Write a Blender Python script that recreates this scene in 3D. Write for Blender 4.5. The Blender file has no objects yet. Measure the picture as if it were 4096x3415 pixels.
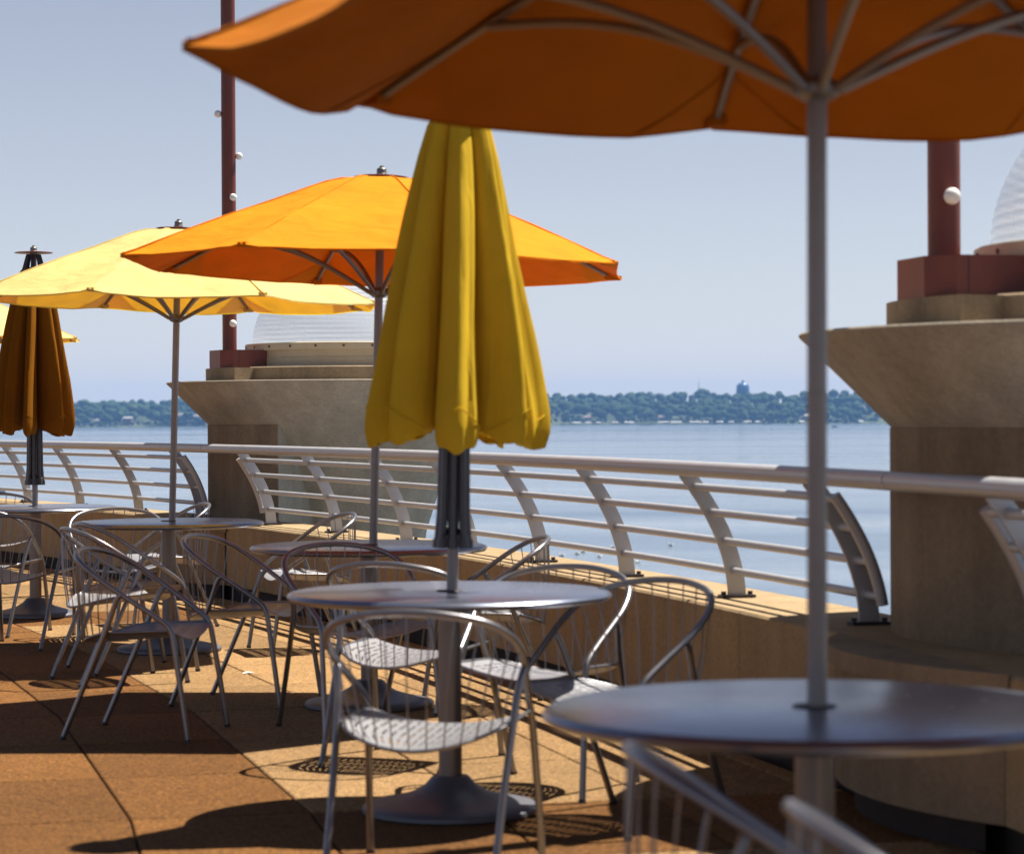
import bpy, bmesh, math, random
import numpy as np
from mathutils import Vector, Matrix
random.seed(7)
rng = np.random.default_rng(7)
R_ = math.radians
PI = math.pi
scene = bpy.context.scene
COL = scene.collection

# ------------------------------------------------------------------ camera
EYE = 1.32
F = 2500.0
W_, H_ = 1024, 853
cam_d = bpy.data.cameras.new('camera')
cam = bpy.data.objects.new('camera', cam_d)
COL.objects.link(cam)
cam_d.sensor_fit = 'HORIZONTAL'
cam_d.sensor_width = 36.0
cam_d.lens = 36.0 * F / W_
cam_d.clip_start = 0.1
cam_d.clip_end = 40000
cam.matrix_world = (Matrix.Translation((0, 0, EYE)) @ Matrix.Rotation(PI/2 - 9.0/F, 4, 'X') @ Matrix.Rotation(R_(-0.3), 4, 'Z'))
cam_d.dof.use_dof = True
cam_d.dof.focus_distance = 18.0
cam_d.dof.aperture_fstop = 4.6
scene.camera = cam

# ------------------------------------------------------------------ sky + sun
SUN_AZ = math.atan2(0.44, 0.27)          # from +Y towards +X
SUN_EL = math.atan2(1.0, math.hypot(0.44, 0.27))
world = bpy.data.worlds.new('World')
scene.world = world
world.use_nodes = True
wn = world.node_tree.nodes
wl = world.node_tree.links
wn.clear()
sky = wn.new('ShaderNodeTexSky')
sky.sky_type = 'NISHITA'
sky.sun_disc = False
sky.sun_elevation = SUN_EL
sky.sun_rotation = SUN_AZ
sky.altitude = 250
sky.air_density = 1.0
sky.dust_density = 0.7
sky.ozone_density = 1.6
bg = wn.new('ShaderNodeBackground')
bg.inputs['Strength'].default_value = 0.050
wo = wn.new('ShaderNodeOutputWorld')
sk1 = wn.new('ShaderNodeMix'); sk1.data_type = 'RGBA'; sk1.blend_type = 'MULTIPLY'; sk1.inputs['Factor'].default_value = 1
sk1.inputs[7].default_value = (0.36, 0.385, 0.42, 1)
sk2 = wn.new('ShaderNodeMix'); sk2.data_type = 'RGBA'; sk2.blend_type = 'ADD'; sk2.inputs['Factor'].default_value = 1
sk2.inputs[7].default_value = (2.1, 2.25, 3.7, 1)      # milky summer haze over the whole sky
wl.new(sky.outputs[0], sk1.inputs[6])
tcw = wn.new('ShaderNodeTexCoord'); sep = wn.new('ShaderNodeSeparateXYZ')
wl.new(tcw.outputs['Generated'], sep.inputs[0])
e1 = wn.new('ShaderNodeMath'); e1.operation = 'MULTIPLY'; e1.inputs[1].default_value = -4.2
e2 = wn.new('ShaderNodeMath'); e2.operation = 'MAXIMUM'; e2.inputs[1].default_value = 0.0
e3 = wn.new('ShaderNodeMath'); e3.operation = 'EXPONENT'
wl.new(sep.outputs['Z'], e2.inputs[0]); wl.new(e2.outputs[0], e1.inputs[0]); wl.new(e1.outputs[0], e3.inputs[0])
skh = wn.new('ShaderNodeMix'); skh.data_type = 'RGBA'; skh.blend_type = 'MULTIPLY'; skh.inputs['Factor'].default_value = 1
skh.inputs[6].default_value = (5.00, 4.85, 5.30, 1)      # milky summer haze, thinning with height
wl.new(e3.outputs[0], skh.inputs[7])
wl.new(skh.outputs[2], sk2.inputs[7])
wl.new(sk1.outputs[2], sk2.inputs[6])
wl.new(sk2.outputs[2], bg.inputs['Color'])
wl.new(bg.outputs[0], wo.inputs['Surface'])

sun_d = bpy.data.lights.new('sun', 'SUN')
sun_d.energy = 5.0
sun_d.angle = R_(0.53)
sun_d.color = (1.0, 0.93, 0.82)
sun = bpy.data.objects.new('sun', sun_d)
COL.objects.link(sun)
sdir = Vector((0.44, 0.27, 1.0)).normalized()
sun.rotation_euler = sdir.to_track_quat('Z', 'Y').to_euler()
sun.location = (20, 12, 40)

vs = scene.view_settings
vs.view_transform = 'Standard'
vs.look = 'None'
vs.exposure = 1.2
vs.gamma = 1.0
vs.use_curve_mapping = False
scene.cycles.max_bounces = 8
scene.cycles.transparent_max_bounces = 12
scene.cycles.volume_bounces = 0
scene.cycles.sample_clamp_indirect = 6

# ------------------------------------------------------------------ helpers
class MB:
    """collects geometry, then links it as one mesh object"""
    def __init__(self):
        self.v = []
        self.f = []
    def add(self, vs_, fs_):
        n = len(self.v)
        self.v.extend([tuple(p) for p in vs_])
        self.f.extend([tuple(i + n for i in q) for q in fs_])
    def box(self, c, s, rz=0.0):
        x, y, z = s[0]/2, s[1]/2, s[2]/2
        cr, sr = math.cos(rz), math.sin(rz)
        pts = []
        for dz in (-z, z):
            for dx, dy in ((-x, -y), (x, -y), (x, y), (-x, y)):
                pts.append((c[0] + dx*cr - dy*sr, c[1] + dx*sr + dy*cr, c[2] + dz))
        self.add(pts, [(3, 2, 1, 0), (4, 5, 6, 7), (0, 1, 5, 4), (1, 2, 6, 5), (2, 3, 7, 6), (3, 0, 4, 7)])
    def tube(self, path, r, n=8, cap=True, closed=False):
        P = [Vector(p) for p in path]
        m = len(P)
        rad = r if hasattr(r, '__len__') else [r]*m
        T = []
        for i in range(m):
            if closed:
                t = P[(i+1) % m] - P[i-1]
            else:
                t = P[min(i+1, m-1)] - P[max(i-1, 0)]
            T.append(t.normalized())
        a = Vector((0, 0, 1)) if abs(T[0].z) < 0.9 else Vector((1, 0, 0))
        nrm = (a - T[0]*a.dot(T[0])).normalized()
        pts = []
        for i in range(m):
            nrm = (nrm - T[i]*nrm.dot(T[i])).normalized()
            b = T[i].cross(nrm)
            for k in range(n):
                ang = 2*PI*k/n
                pts.append(P[i] + (nrm*math.cos(ang) + b*math.sin(ang))*rad[i])
        fs = []
        rows = m if closed else m-1
        for i in range(rows):
            j = (i+1) % m
            for k in range(n):
                l = (k+1) % n
                fs.append((i*n+k, i*n+l, j*n+l, j*n+k))
        if cap and not closed:
            fs.append(tuple(range(n))[::-1])
            fs.append(tuple((m-1)*n + k for k in range(n)))
        self.add(pts, fs)
    def lathe(self, prof, n=48, a0=0.0, a1=None, c=(0, 0)):
        full = a1 is None
        if full:
            a1 = a0 + 2*PI
        cols = n if full else n+1
        pts = []
        for (r, z) in prof:
            for k in range(cols):
                a = a0 + (a1-a0)*k/n
                pts.append((c[0] + r*math.cos(a), c[1] + r*math.sin(a), z))
        fs = []
        for i in range(len(prof)-1):
            for k in range(n):
                l = (k+1) % cols
                fs.append((i*cols+k, i*cols+l, (i+1)*cols+l, (i+1)*cols+k))
        self.add(pts, fs)
    def prism(self, loop, z0, z1):
        n = len(loop)
        pts = [(x, y, z0) for x, y in loop] + [(x, y, z1) for x, y in loop]
        fs = [tuple(range(n))[::-1], tuple(range(n, 2*n))]
        fs += [(i, (i+1) % n, n+(i+1) % n, n+i) for i in range(n)]
        self.add(pts, fs)
    def mesh(self, name, mat=None, smooth=40):
        me = bpy.data.meshes.new(name)
        me.from_pydata(self.v, [], self.f)
        me.validate()
        bm = bmesh.new()
        bm.from_mesh(me)
        bmesh.ops.recalc_face_normals(bm, faces=bm.faces)
        bm.to_mesh(me)
        bm.free()
        if mat:
            me.materials.append(mat)
        if smooth:
            me.polygons.foreach_set('use_smooth', [True]*len(me.polygons))
            if smooth < 180:
                me.set_sharp_from_angle(angle=R_(smooth))
        return me
    def build(self, name, mat, parent=None, smooth=40, loc=None, rz=None):
        return link(name, self.mesh(name, mat, smooth), parent, loc, rz)

def link(name, me, parent=None, loc=None, rz=None):
    o = bpy.data.objects.new(name, me)
    COL.objects.link(o)
    if parent:
        o.parent = parent
    if loc is not None:
        o.location = loc
    if rz is not None:
        o.rotation_euler = (0, 0, rz)
    return o

def empty(name, loc=(0, 0, 0), rot=(0, 0, 0)):
    o = bpy.data.objects.new(name, None)
    o.empty_display_size = 0.1
    COL.objects.link(o)
    o.location = loc
    o.rotation_euler = rot
    return o

def tag(o, label=None, cat=None, group=None, kind=None):
    if label: o['label'] = label
    if cat: o['category'] = cat
    if group: o['group'] = group
    if kind: o['kind'] = kind
    return o

def copy_tree(o, parent=None):
    c = o.copy()
    COL.objects.link(c)
    if parent:
        c.parent = parent
    for ch in list(o.children):
        copy_tree(ch, c)
    return c

def smooth_path(P, sub=6):
    P = [Vector(p) for p in P]
    out = []
    m = len(P)
    for i in range(m-1):
        p0, p1, p2, p3 = P[max(i-1, 0)], P[i], P[i+1], P[min(i+2, m-1)]
        for k in range(sub):
            t = k/sub
            out.append(0.5*((2*p1) + (p2-p0)*t + (2*p0-5*p1+4*p2-p3)*t*t + (3*p1-p0-3*p2+p3)*t**3))
    out.append(P[-1])
    return out

# ------------------------------------------------------------------ materials
def mat(name, color, rough=0.5, metal=0.0, var=0.0, scale=8.0, bump=0.0, bscale=60.0, spec=None, coat=0.0,
        var2=0.0, scale2=1.5, rnd=0.0, stretch=None, streak=0.0, world_co=False, grain=0.0, gscale=110.0, rvar=0.0):
    m = bpy.data.materials.new(name)
    m.use_nodes = True
    nt = m.node_tree
    N, L = nt.nodes, nt.links
    p = N['Principled BSDF']
    p.inputs['Base Color'].default_value = (*color, 1)
    p.inputs['Roughness'].default_value = rough
    p.inputs['Metallic'].default_value = metal
    if spec is not None:
        p.inputs['Specular IOR Level'].default_value = spec
    if coat:
        p.inputs['Coat Weight'].default_value = coat
    tc = N.new('ShaderNodeTexCoord')
    co = tc.outputs['Object']
    if world_co:
        ge = N.new('ShaderNodeNewGeometry')
        co = ge.outputs['Position']
    if stretch:
        mp = N.new('ShaderNodeMapping')
        mp.inputs['Scale'].default_value = stretch
        L.new(co, mp.inputs['Vector'])
        co = mp.outputs[0]
    fac = None
    def mul(a, b):
        x = N.new('ShaderNodeMath'); x.operation = 'MULTIPLY'
        L.new(a, x.inputs[0]); L.new(b, x.inputs[1])
        return x.outputs[0]
    def rng_node(src, lo, hi):
        x = N.new('ShaderNodeMapRange')
        x.inputs['From Min'].default_value = 0.25
        x.inputs['From Max'].default_value = 0.75
        x.inputs['To Min'].default_value = lo
        x.inputs['To Max'].default_value = hi
        L.new(src, x.inputs['Value'])
        return x.outputs[0]
    for v, s in ((var, scale), (var2, scale2)):
        if v:
            nz = N.new('ShaderNodeTexNoise')
            nz.inputs['Scale'].default_value = s
            nz.inputs['Detail'].default_value = 5
            nz.inputs['Roughness'].default_value = 0.6
            L.new(co, nz.inputs['Vector'])
            o = rng_node(nz.outputs['Fac'], 1-v, 1+v)
            fac = o if fac is None else mul(fac, o)
    if streak:
        mp = N.new('ShaderNodeMapping')
        mp.inputs['Scale'].default_value = (7, 7, 0.5)
        L.new(tc.outputs['Object'], mp.inputs['Vector'])
        nz = N.new('ShaderNodeTexNoise'); nz.inputs['Scale'].default_value = 1.0; nz.inputs['Detail'].default_value = 4
        L.new(mp.outputs[0], nz.inputs['Vector'])
        o = rng_node(nz.outputs['Fac'], 1-streak, 1+streak*0.6)
        fac = o if fac is None else mul(fac, o)
    if grain:
        vo = N.new('ShaderNodeTexVoronoi'); vo.inputs['Scale'].default_value = gscale
        L.new(co, vo.inputs['Vector'])
        sp = N.new('ShaderNodeSeparateColor')
        L.new(vo.outputs['Color'], sp.inputs[0])
        x = N.new('ShaderNodeMapRange')
        x.inputs['To Min'].default_value = 1-grain
        x.inputs['To Max'].default_value = 1+grain
        L.new(sp.outputs[0], x.inputs['Value'])
        fac = x.outputs[0] if fac is None else mul(fac, x.outputs[0])
    if rvar:
        nz = N.new('ShaderNodeTexNoise'); nz.inputs['Scale'].default_value = 9; nz.inputs['Detail'].default_value = 7; nz.inputs['Roughness'].default_value = 0.7
        L.new(co, nz.inputs['Vector'])
        L.new(rng_node(nz.outputs['Fac'], max(0.02, rough-rvar), rough+rvar), p.inputs['Roughness'])
    if rnd:
        oi = N.new('ShaderNodeObjectInfo')
        x = N.new('ShaderNodeMapRange')
        x.inputs['To Min'].default_value = 1-rnd
        x.inputs['To Max'].default_value = 1+rnd
        L.new(oi.outputs['Random'], x.inputs['Value'])
        fac = x.outputs[0] if fac is None else mul(fac, x.outputs[0])
    if fac is not None:
        mx = N.new('ShaderNodeMix'); mx.data_type = 'RGBA'; mx.blend_type = 'MULTIPLY'
        mx.inputs['Factor'].default_value = 1
        mx.inputs[6].default_value = (*color, 1)
        L.new(fac, mx.inputs[7])
        L.new(mx.outputs[2], p.inputs['Base Color'])
    if bump:
        nb = N.new('ShaderNodeTexNoise')
        nb.inputs['Scale'].default_value = bscale
        nb.inputs['Detail'].default_value = 3
        L.new(co, nb.inputs['Vector'])
        b = N.new('ShaderNodeBump')
        b.inputs['Strength'].default_value = bump
        b.inputs['Distance'].default_value = 0.01
        L.new(nb.outputs['Fac'], b.inputs['Height'])
        L.new(b.outputs[0], p.inputs['Normal'])
    return m

def fabric(name, color, trans_color, t=0.35, bscale=6.0, vert=False):
    m = bpy.data.materials.new(name)
    m.use_nodes = True
    N, L = m.node_tree.nodes, m.node_tree.links
    N.clear()
    out = N.new('ShaderNodeOutputMaterial')
    d = N.new('ShaderNodeBsdfPrincipled')
    d.inputs['Roughness'].default_value = 0.8
    d.inputs['Specular IOR Level'].default_value = 0.1
    tr = N.new('ShaderNodeBsdfTranslucent')
    mix = N.new('ShaderNodeMixShader')
    mix.inputs[0].default_value = t
    tc = N.new('ShaderNodeTexCoord')
    n1 = N.new('ShaderNodeTexNoise'); n1.inputs['Scale'].default_value = 3.0; n1.inputs['Detail'].default_value = 6
    L.new(tc.outputs['Object'], n1.inputs['Vector'])
    mr = N.new('ShaderNodeMapRange'); mr.inputs['From Min'].default_value = 0.3; mr.inputs['From Max'].default_value = 0.7
    mr.inputs['To Min'].default_value = 0.86; mr.inputs['To Max'].default_value = 1.08
    L.new(n1.outputs['Fac'], mr.inputs['Value'])
    for col, tgt in ((color, d.inputs['Base Color']), (trans_color, tr.inputs['Color'])):
        mx = N.new('ShaderNodeMix'); mx.data_type = 'RGBA'; mx.blend_type = 'MULTIPLY'
        mx.inputs['Factor'].default_value = 1
        mx.inputs[6].default_value = (*col, 1)
        L.new(mr.outputs[0], mx.inputs[7])
        L.new(mx.outputs[2], tgt)
    # soft wrinkles plus weave
    mp = N.new('ShaderNodeMapping'); mp.inputs['Scale'].default_value = (2.2, 2.2, 0.35) if vert else (1.0, 1.0, 3.0)
    L.new(tc.outputs['Object'], mp.inputs['Vector'])
    n2 = N.new('ShaderNodeTexNoise'); n2.inputs['Scale'].default_value = bscale; n2.inputs['Detail'].default_value = 2
    n2.inputs['Distortion'].default_value = 0.6
    L.new(mp.outputs[0], n2.inputs['Vector'])
    n3 = N.new('ShaderNodeTexNoise'); n3.inputs['Scale'].default_value = 500; n3.inputs['Detail'].default_value = 0
    L.new(tc.outputs['Object'], n3.inputs['Vector'])
    b1 = N.new('ShaderNodeBump'); b1.inputs['Strength'].default_value = 0.35; b1.inputs['Distance'].default_value = 0.03
    L.new(n2.outputs['Fac'], b1.inputs['Height'])
    b2 = N.new('ShaderNodeBump'); b2.inputs['Strength'].default_value = 0.15; b2.inputs['Distance'].default_value = 0.002
    L.new(n3.outputs['Fac'], b2.inputs['Height'])
    L.new(b1.outputs[0], b2.inputs['Normal'])
    L.new(b2.outputs[0], d.inputs['Normal'])
    L.new(b2.outputs[0], tr.inputs['Normal'])
    L.new(d.outputs[0], mix.inputs[1]); L.new(tr.outputs[0], mix.inputs[2])
    L.new(mix.outputs[0], out.inputs['Surface'])
    return m

M = {}
M['chair'] = mat('brushed aluminium', (0.235, 0.23, 0.245), 0.32, 0.85, var=0.08, scale=30, bump=0.04, bscale=200)
M['seat'] = mat('seat aluminium', (0.335, 0.335, 0.355), 0.42, 0.6, var=0.06, scale=25, bump=0.03, bscale=150)
M['tabletop'] = mat('spun aluminium tabletop', (0.235, 0.265, 0.35), 0.25, 0.85, rvar=0.035, var=0.07, scale=4, var2=0.05, scale2=22, bump=0.02, bscale=40)
M['tablebase'] = mat('grey powder coat', (0.12, 0.12, 0.14), 0.42, 0.4, var=0.08, scale=12, bump=0.03, bscale=300)
M['column'] = mat('column aluminium', (0.20, 0.185, 0.175), 0.40, 0.6, var=0.06, scale=12)
M['pole'] = mat('umbrella pole aluminium', (0.22, 0.195, 0.185), 0.40, 0.6, var=0.05, scale=14)
M['rail'] = mat('silver painted railing', (0.43, 0.43, 0.45), 0.40, 0.25, rvar=0.08, var=0.07, scale=9, bump=0.03, bscale=120)
M['strut'] = mat('dark strut aluminium', (0.07, 0.068, 0.075), 0.38, 0.7, var=0.08, scale=20)
M['dark'] = mat('dark fitting', (0.035, 0.03, 0.035), 0.5, 0.2, var=0.15, scale=30)
M['tan'] = mat('tan aggregate paver', (0.225, 0.136, 0.060), 0.85, 0, grain=0.42, var=0.42, scale=85, var2=0.12, scale2=2.5, rnd=0.2, bump=0.35, bscale=150, spec=0.12, world_co=True)
M['brown'] = mat('brown aggregate paver', (0.128, 0.056, 0.0150), 0.85, 0, grain=0.5, var=0.46, scale=85, var2=0.12, scale2=2.5, rnd=0.26, bump=0.35, bscale=150, spec=0.12, world_co=True)
M['joint'] = mat('sandy joint', (0.050, 0.034, 0.020), 0.95, 0, var=0.3, scale=30)
M['bed'] = mat('dark paver bed', (0.035, 0.025, 0.02), 0.95, 0, var=0.2, scale=20)
M['precast'] = mat('tan precast concrete', (0.31, 0.226, 0.130), 0.85, 0, grain=0.13, gscale=160, var=0.14, scale=45, var2=0.10, scale2=3, bump=0.2, bscale=140, streak=0.16, spec=0.12, world_co=True)
M['pier'] = mat('weathered precast concrete', (0.235, 0.178, 0.118), 0.85, 0, grain=0.09, gscale=160, var=0.13, scale=35, var2=0.16, scale2=2.2, bump=0.22, bscale=120, streak=0.22, spec=0.12, world_co=True)
M['bowl'] = mat('pale precast with painted lake light', (0.37, 0.325, 0.255), 0.85, 0, grain=0.09, gscale=160, var=0.12, scale=35, var2=0.18, scale2=2.0, bump=0.22, bscale=120, streak=0.16, spec=0.12, world_co=True)  # pale cast tone, raised to carry lake and sky light in the colour
M['red'] = mat('brick red paint', (0.14, 0.028, 0.016), 0.45, 0, var=0.16, scale=6, bump=0.04, bscale=60)
M['cream'] = mat('cream painted metal', (0.5, 0.42, 0.29), 0.5, 0, var=0.08, scale=8)
M['bulb'] = mat('frosted globe bulb', (0.82, 0.80, 0.76), 0.12, 0, var=0.05, scale=20)
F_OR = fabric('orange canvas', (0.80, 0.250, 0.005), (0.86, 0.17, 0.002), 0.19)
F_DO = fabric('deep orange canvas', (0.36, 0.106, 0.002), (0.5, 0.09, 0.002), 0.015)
F_YE = fabric('pale yellow canvas', (0.78, 0.68, 0.29), (0.93, 0.64, 0.006), 0.42)
F_MU = fabric('mustard yellow canvas', (0.64, 0.42, 0.024), (0.75, 0.42, 0.004), 0.14, vert=True)
F_RU = fabric('rust orange canvas', (0.24, 0.086, 0.0014), (0.30, 0.090, 0.001), 0.18, vert=True)

# dome acrylic
def acrylic():
    m = bpy.data.materials.new('ribbed clear acrylic')
    m.use_nodes = True
    N, L = m.node_tree.nodes, m.node_tree.links
    N.clear()
    out = N.new('ShaderNodeOutputMaterial')
    tr = N.new('ShaderNodeBsdfTransparent'); tr.inputs[0].default_value = (0.93, 0.95, 0.97, 1)
    p = N.new('ShaderNodeBsdfPrincipled')
    p.inputs['Base Color'].default_value = (0.80, 0.82, 0.84, 1)
    p.inputs['Roughness'].default_value = 0.12
    tl = N.new('ShaderNodeBsdfTranslucent'); tl.inputs[0].default_value = (0.85, 0.87, 0.9, 1)
    m1 = N.new('ShaderNodeMixShader'); m1.inputs[0].default_value = 0.4
    L.new(p.outputs[0], m1.inputs[1]); L.new(tl.outputs[0], m1.inputs[2])
    m2 = N.new('ShaderNodeMixShader')
    tc = N.new('ShaderNodeTexCoord')
    nz = N.new('ShaderNodeTexNoise'); nz.inputs['Scale'].default_value = 4
    L.new(tc.outputs['Object'], nz.inputs['Vector'])
    mr = N.new('ShaderNodeMapRange'); mr.inputs['To Min'].default_value = 0.20; mr.inputs['To Max'].default_value = 0.38
    L.new(nz.outputs['Fac'], mr.inputs['Value'])
    L.new(mr.outputs[0], m2.inputs[0])
    L.new(tr.outputs[0], m2.inputs[1]); L.new(m1.outputs[0], m2.inputs[2])
    L.new(m2.outputs[0], out.inputs['Surface'])
    return m
M['acrylic'] = acrylic()

# ------------------------------------------------------------------ lake and far shore
LAKE_Z = EYE - 11.0
def water():
    m = bpy.data.materials.new('lake water')
    m.use_nodes = True
    N, L = m.node_tree.nodes, m.node_tree.links
    p = N['Principled BSDF']
    p.inputs['IOR'].default_value = 1.33
    tc = N.new('ShaderNodeTexCoord')
    def noise(sx, sy, detail, dist=0.0):
        mp = N.new('ShaderNodeMapping'); mp.inputs['Scale'].default_value = (sx, sy, 1)
        mp.inputs['Rotation'].default_value = (0, 0, 0.10)
        L.new(tc.outputs['Object'], mp.inputs['Vector'])
        nz = N.new('ShaderNodeTexNoise'); nz.inputs['Scale'].default_value = 1.0; nz.inputs['Detail'].default_value = detail
        nz.inputs['Distortion'].default_value = dist
        L.new(mp.outputs[0], nz.inputs['Vector'])
        return nz.outputs['Fac']
    def ramp(src, f0, f1, t0, t1):
        x = N.new('ShaderNodeMapRange')
        x.inputs['From Min'].default_value = f0; x.inputs['From Max'].default_value = f1
        x.inputs['To Min'].default_value = t0; x.inputs['To Max'].default_value = t1
        L.new(src, x.inputs['Value'])
        return x.outputs[0]
    def math_(op, a, b):
        x = N.new('ShaderNodeMath'); x.operation = op
        for k, q in ((0, a), (1, b)):
            if isinstance(q, float): x.inputs[k].default_value = q
            else: L.new(q, x.inputs[k])
        return x.outputs[0]
    bands = noise(0.0016, 0.013, 6, 0.4)         # wind lanes
    mid = noise(0.02, 0.16, 5, 0.3)              # cat's paws
    fine = noise(0.22, 1.1, 4)                   # ripples
    tiny = noise(1.1, 2.6, 2)
    h = math_('ADD', math_('MULTIPLY', mid, 2.6), math_('ADD', math_('MULTIPLY', fine, 0.9), math_('MULTIPLY', tiny, 0.22)))
    b = N.new('ShaderNodeBump'); b.inputs['Distance'].default_value = 0.22
    L.new(ramp(bands, 0.35, 0.65, 0.06, 0.42), b.inputs['Strength'])
    L.new(h, b.inputs['Height'])
    L.new(b.outputs[0], p.inputs['Normal'])
    L.new(ramp(bands, 0.35, 0.65, 0.05, 0.20), p.inputs['Roughness'])
    mx = N.new('ShaderNodeMix'); mx.data_type = 'RGBA'
    mx.inputs[6].default_value = (0.15, 0.19, 0.24, 1)
    mx.inputs[7].default_value = (0.055, 0.095, 0.155, 1)
    L.new(ramp(math_('ADD', bands, math_('MULTIPLY', mid, 0.5)), 0.55, 0.95, 0.0, 1.0), mx.inputs['Factor'])
    L.new(mx.outputs[2], p.inputs['Base Color'])
    return m
M['water'] = water()
mb = MB()
mb.add([(-6000, -1500, LAKE_Z), (6000, -1500, LAKE_Z), (6000, 6000, LAKE_Z), (-6000, 6000, LAKE_Z)], [(0, 1, 2, 3)])
tag(mb.build('lake', M['water'], smooth=0), kind='structure')

SHORE = 3800.0
M['shore'] = mat('grassy shore', (0.045, 0.065, 0.025), 0.9, 0, var=0.3, scale=0.02)
def shore_y(x):
    return SHORE + 60*math.sin(x/700.0) + 25*math.sin(x/160.0+1) - 0.10*x
def land_h(x, d):
    """height above the lake, d metres behind the shoreline"""
    big = 0.5 + 0.5*math.sin(x/420.0 + 0.7)
    return 1.2 + 33*(1-math.exp(-d/240.0)) * (0.80 + 0.28*big) + 1.5*math.sin(x/95.0+d/70.0)
mb = MB()
xs = np.linspace(-3000, 3000, 161)
ds = [-12, 0, 6, 60, 140, 260, 420, 700, 1100, 1500]
pts, fs = [], []
for d in ds:
    for x in xs:
        z = LAKE_Z - 2 if d < 0 else LAKE_Z + (land_h(x, d) if d > 6 else 1.0 + 0.03*d)
        pts.append((x, shore_y(x) + d, z))
n = len(xs)
for i in range(len(ds)-1):
    for k in range(n-1):
        fs.append((i*n+k, i*n+k+1, (i+1)*n+k+1, (i+1)*n+k))
mb.add(pts, fs)
tag(mb.build('far_shore', M['shore'], smooth=180), kind='structure')

# wooded far bank: thousands of crowns, one mass
def leaf_mat():
    m = bpy.data.materials.new('distant foliage')
    m.use_nodes = True
    N, L = m.node_tree.nodes, m.node_tree.links
    p = N['Principled BSDF']
    p.inputs['Roughness'].default_value = 0.9
    p.inputs['Specular IOR Level'].default_value = 0.1
    at = N.new('ShaderNodeAttribute'); at.attribute_name = 'tone'
    cr = N.new('ShaderNodeValToRGB')
    cr.color_ramp.elements[0].color = (0.018, 0.038, 0.016, 1)
    cr.color_ramp.elements[1].color = (0.050, 0.080, 0.030, 1)
    e = cr.color_ramp.elements.new(0.5); e.color = (0.030, 0.058, 0.022, 1)
    L.new(at.outputs['Fac'], cr.inputs[0])
    tc = N.new('ShaderNodeTexCoord')
    nz = N.new('ShaderNodeTexNoise'); nz.inputs['Scale'].default_value = 0.35; nz.inputs['Detail'].default_value = 4
    L.new(tc.outputs['Object'], nz.inputs['Vector'])
    mr = N.new('ShaderNodeMapRange'); mr.inputs['From Min'].default_value = 0.3; mr.inputs['From Max'].default_value = 0.7
    mr.inputs['To Min'].default_value = 0.6; mr.inputs['To Max'].default_value = 1.4
    L.new(nz.outputs['Fac'], mr.inputs['Value'])
    mx = N.new('ShaderNodeMix'); mx.data_type = 'RGBA'; mx.blend_type = 'MULTIPLY'; mx.inputs['Factor'].default_value = 1
    L.new(cr.outputs[0], mx.inputs[6]); L.new(mr.outputs[0], mx.inputs[7])
    L.new(mx.outputs[2], p.inputs['Base Color'])
    return m
M['foliage'] = leaf_mat()

def ico(sub):
    bm = bmesh.new()
    bmesh.ops.create_icosphere(bm, subdivisions=sub, radius=1)
    v = np.array([p.co[:] for p in bm.verts]); f = np.array([[q.index for q in p.verts] for p in bm.faces])
    bm.free()
    return v, f
IV, IF = ico(2)
def clumps(centres, radii, tones, name, squash=0.85):
    nV, nF = len(IV), len(IF)
    n = len(centres)
    jit = rng.normal(1.0, 0.13, (n, nV, 1))
    V = IV[None]*jit*radii[:, None, None]
    V[:, :, 2] *= squash
    V += centres[:, None, :]
    Fc = IF[None] + (np.arange(n)*nV)[:, None, None]
    me = bpy.data.meshes.new(name)
    me.vertices.add(n*nV)
    me.vertices.foreach_set('co', V.reshape(-1))
    tf = n*nF
    me.loops.add(tf*3); me.polygons.add(tf)
    me.loops.foreach_set('vertex_index', Fc.reshape(-1).astype(np.int32))
    me.polygons.foreach_set('loop_start', (np.arange(tf)*3).astype(np.int32))
    a = me.attributes.new('tone', 'FLOAT', 'POINT')
    a.data.foreach_set('value', np.repeat(tones, nV))
    me.update(calc_edges=True)
    me.materials.append(M['foliage'])
    return me
gaps = []   # clearings in which the lakeside houses stand: (x, y, radius)
def P_at(px, d, z):
    return ((px-512)/F*d, d, z)
C_, Rr, T_ = [], [], []
def crown(x, d, h, r, tone):
    z0 = LAKE_Z + land_h(x, d)
    y = shore_y(x) + d
    for k in range(5):
        a = rng.uniform(0, 2*PI); q = rng.uniform(0, 0.62)*r
        zz = z0 + h*rng.uniform(0.42, 0.88) if k else z0 + h*0.78
        C_.append((x + q*math.cos(a), y + q*math.sin(a), zz))
        Rr.append(r*rng.uniform(0.46, 0.74) if k else r*0.80)
        T_.append(min(1, max(0, tone + rng.normal(0, 0.10))))
house_px = [70, 96, 128, 142, 560, 588, 610, 662, 676, 804, 862, 878]
x = -1150
while x < 1150:      # waterside bushes
    px = 512 + x/SHORE*F
    if not any(abs(px-h) < 3.5 for h in house_px):
        h = rng.uniform(3.0, 6.5); crown(x, 3.5 + rng.uniform(-1, 2), h, h*0.62, rng.uniform(0.0, 0.8))
    x += rng.uniform(4, 9)
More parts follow.
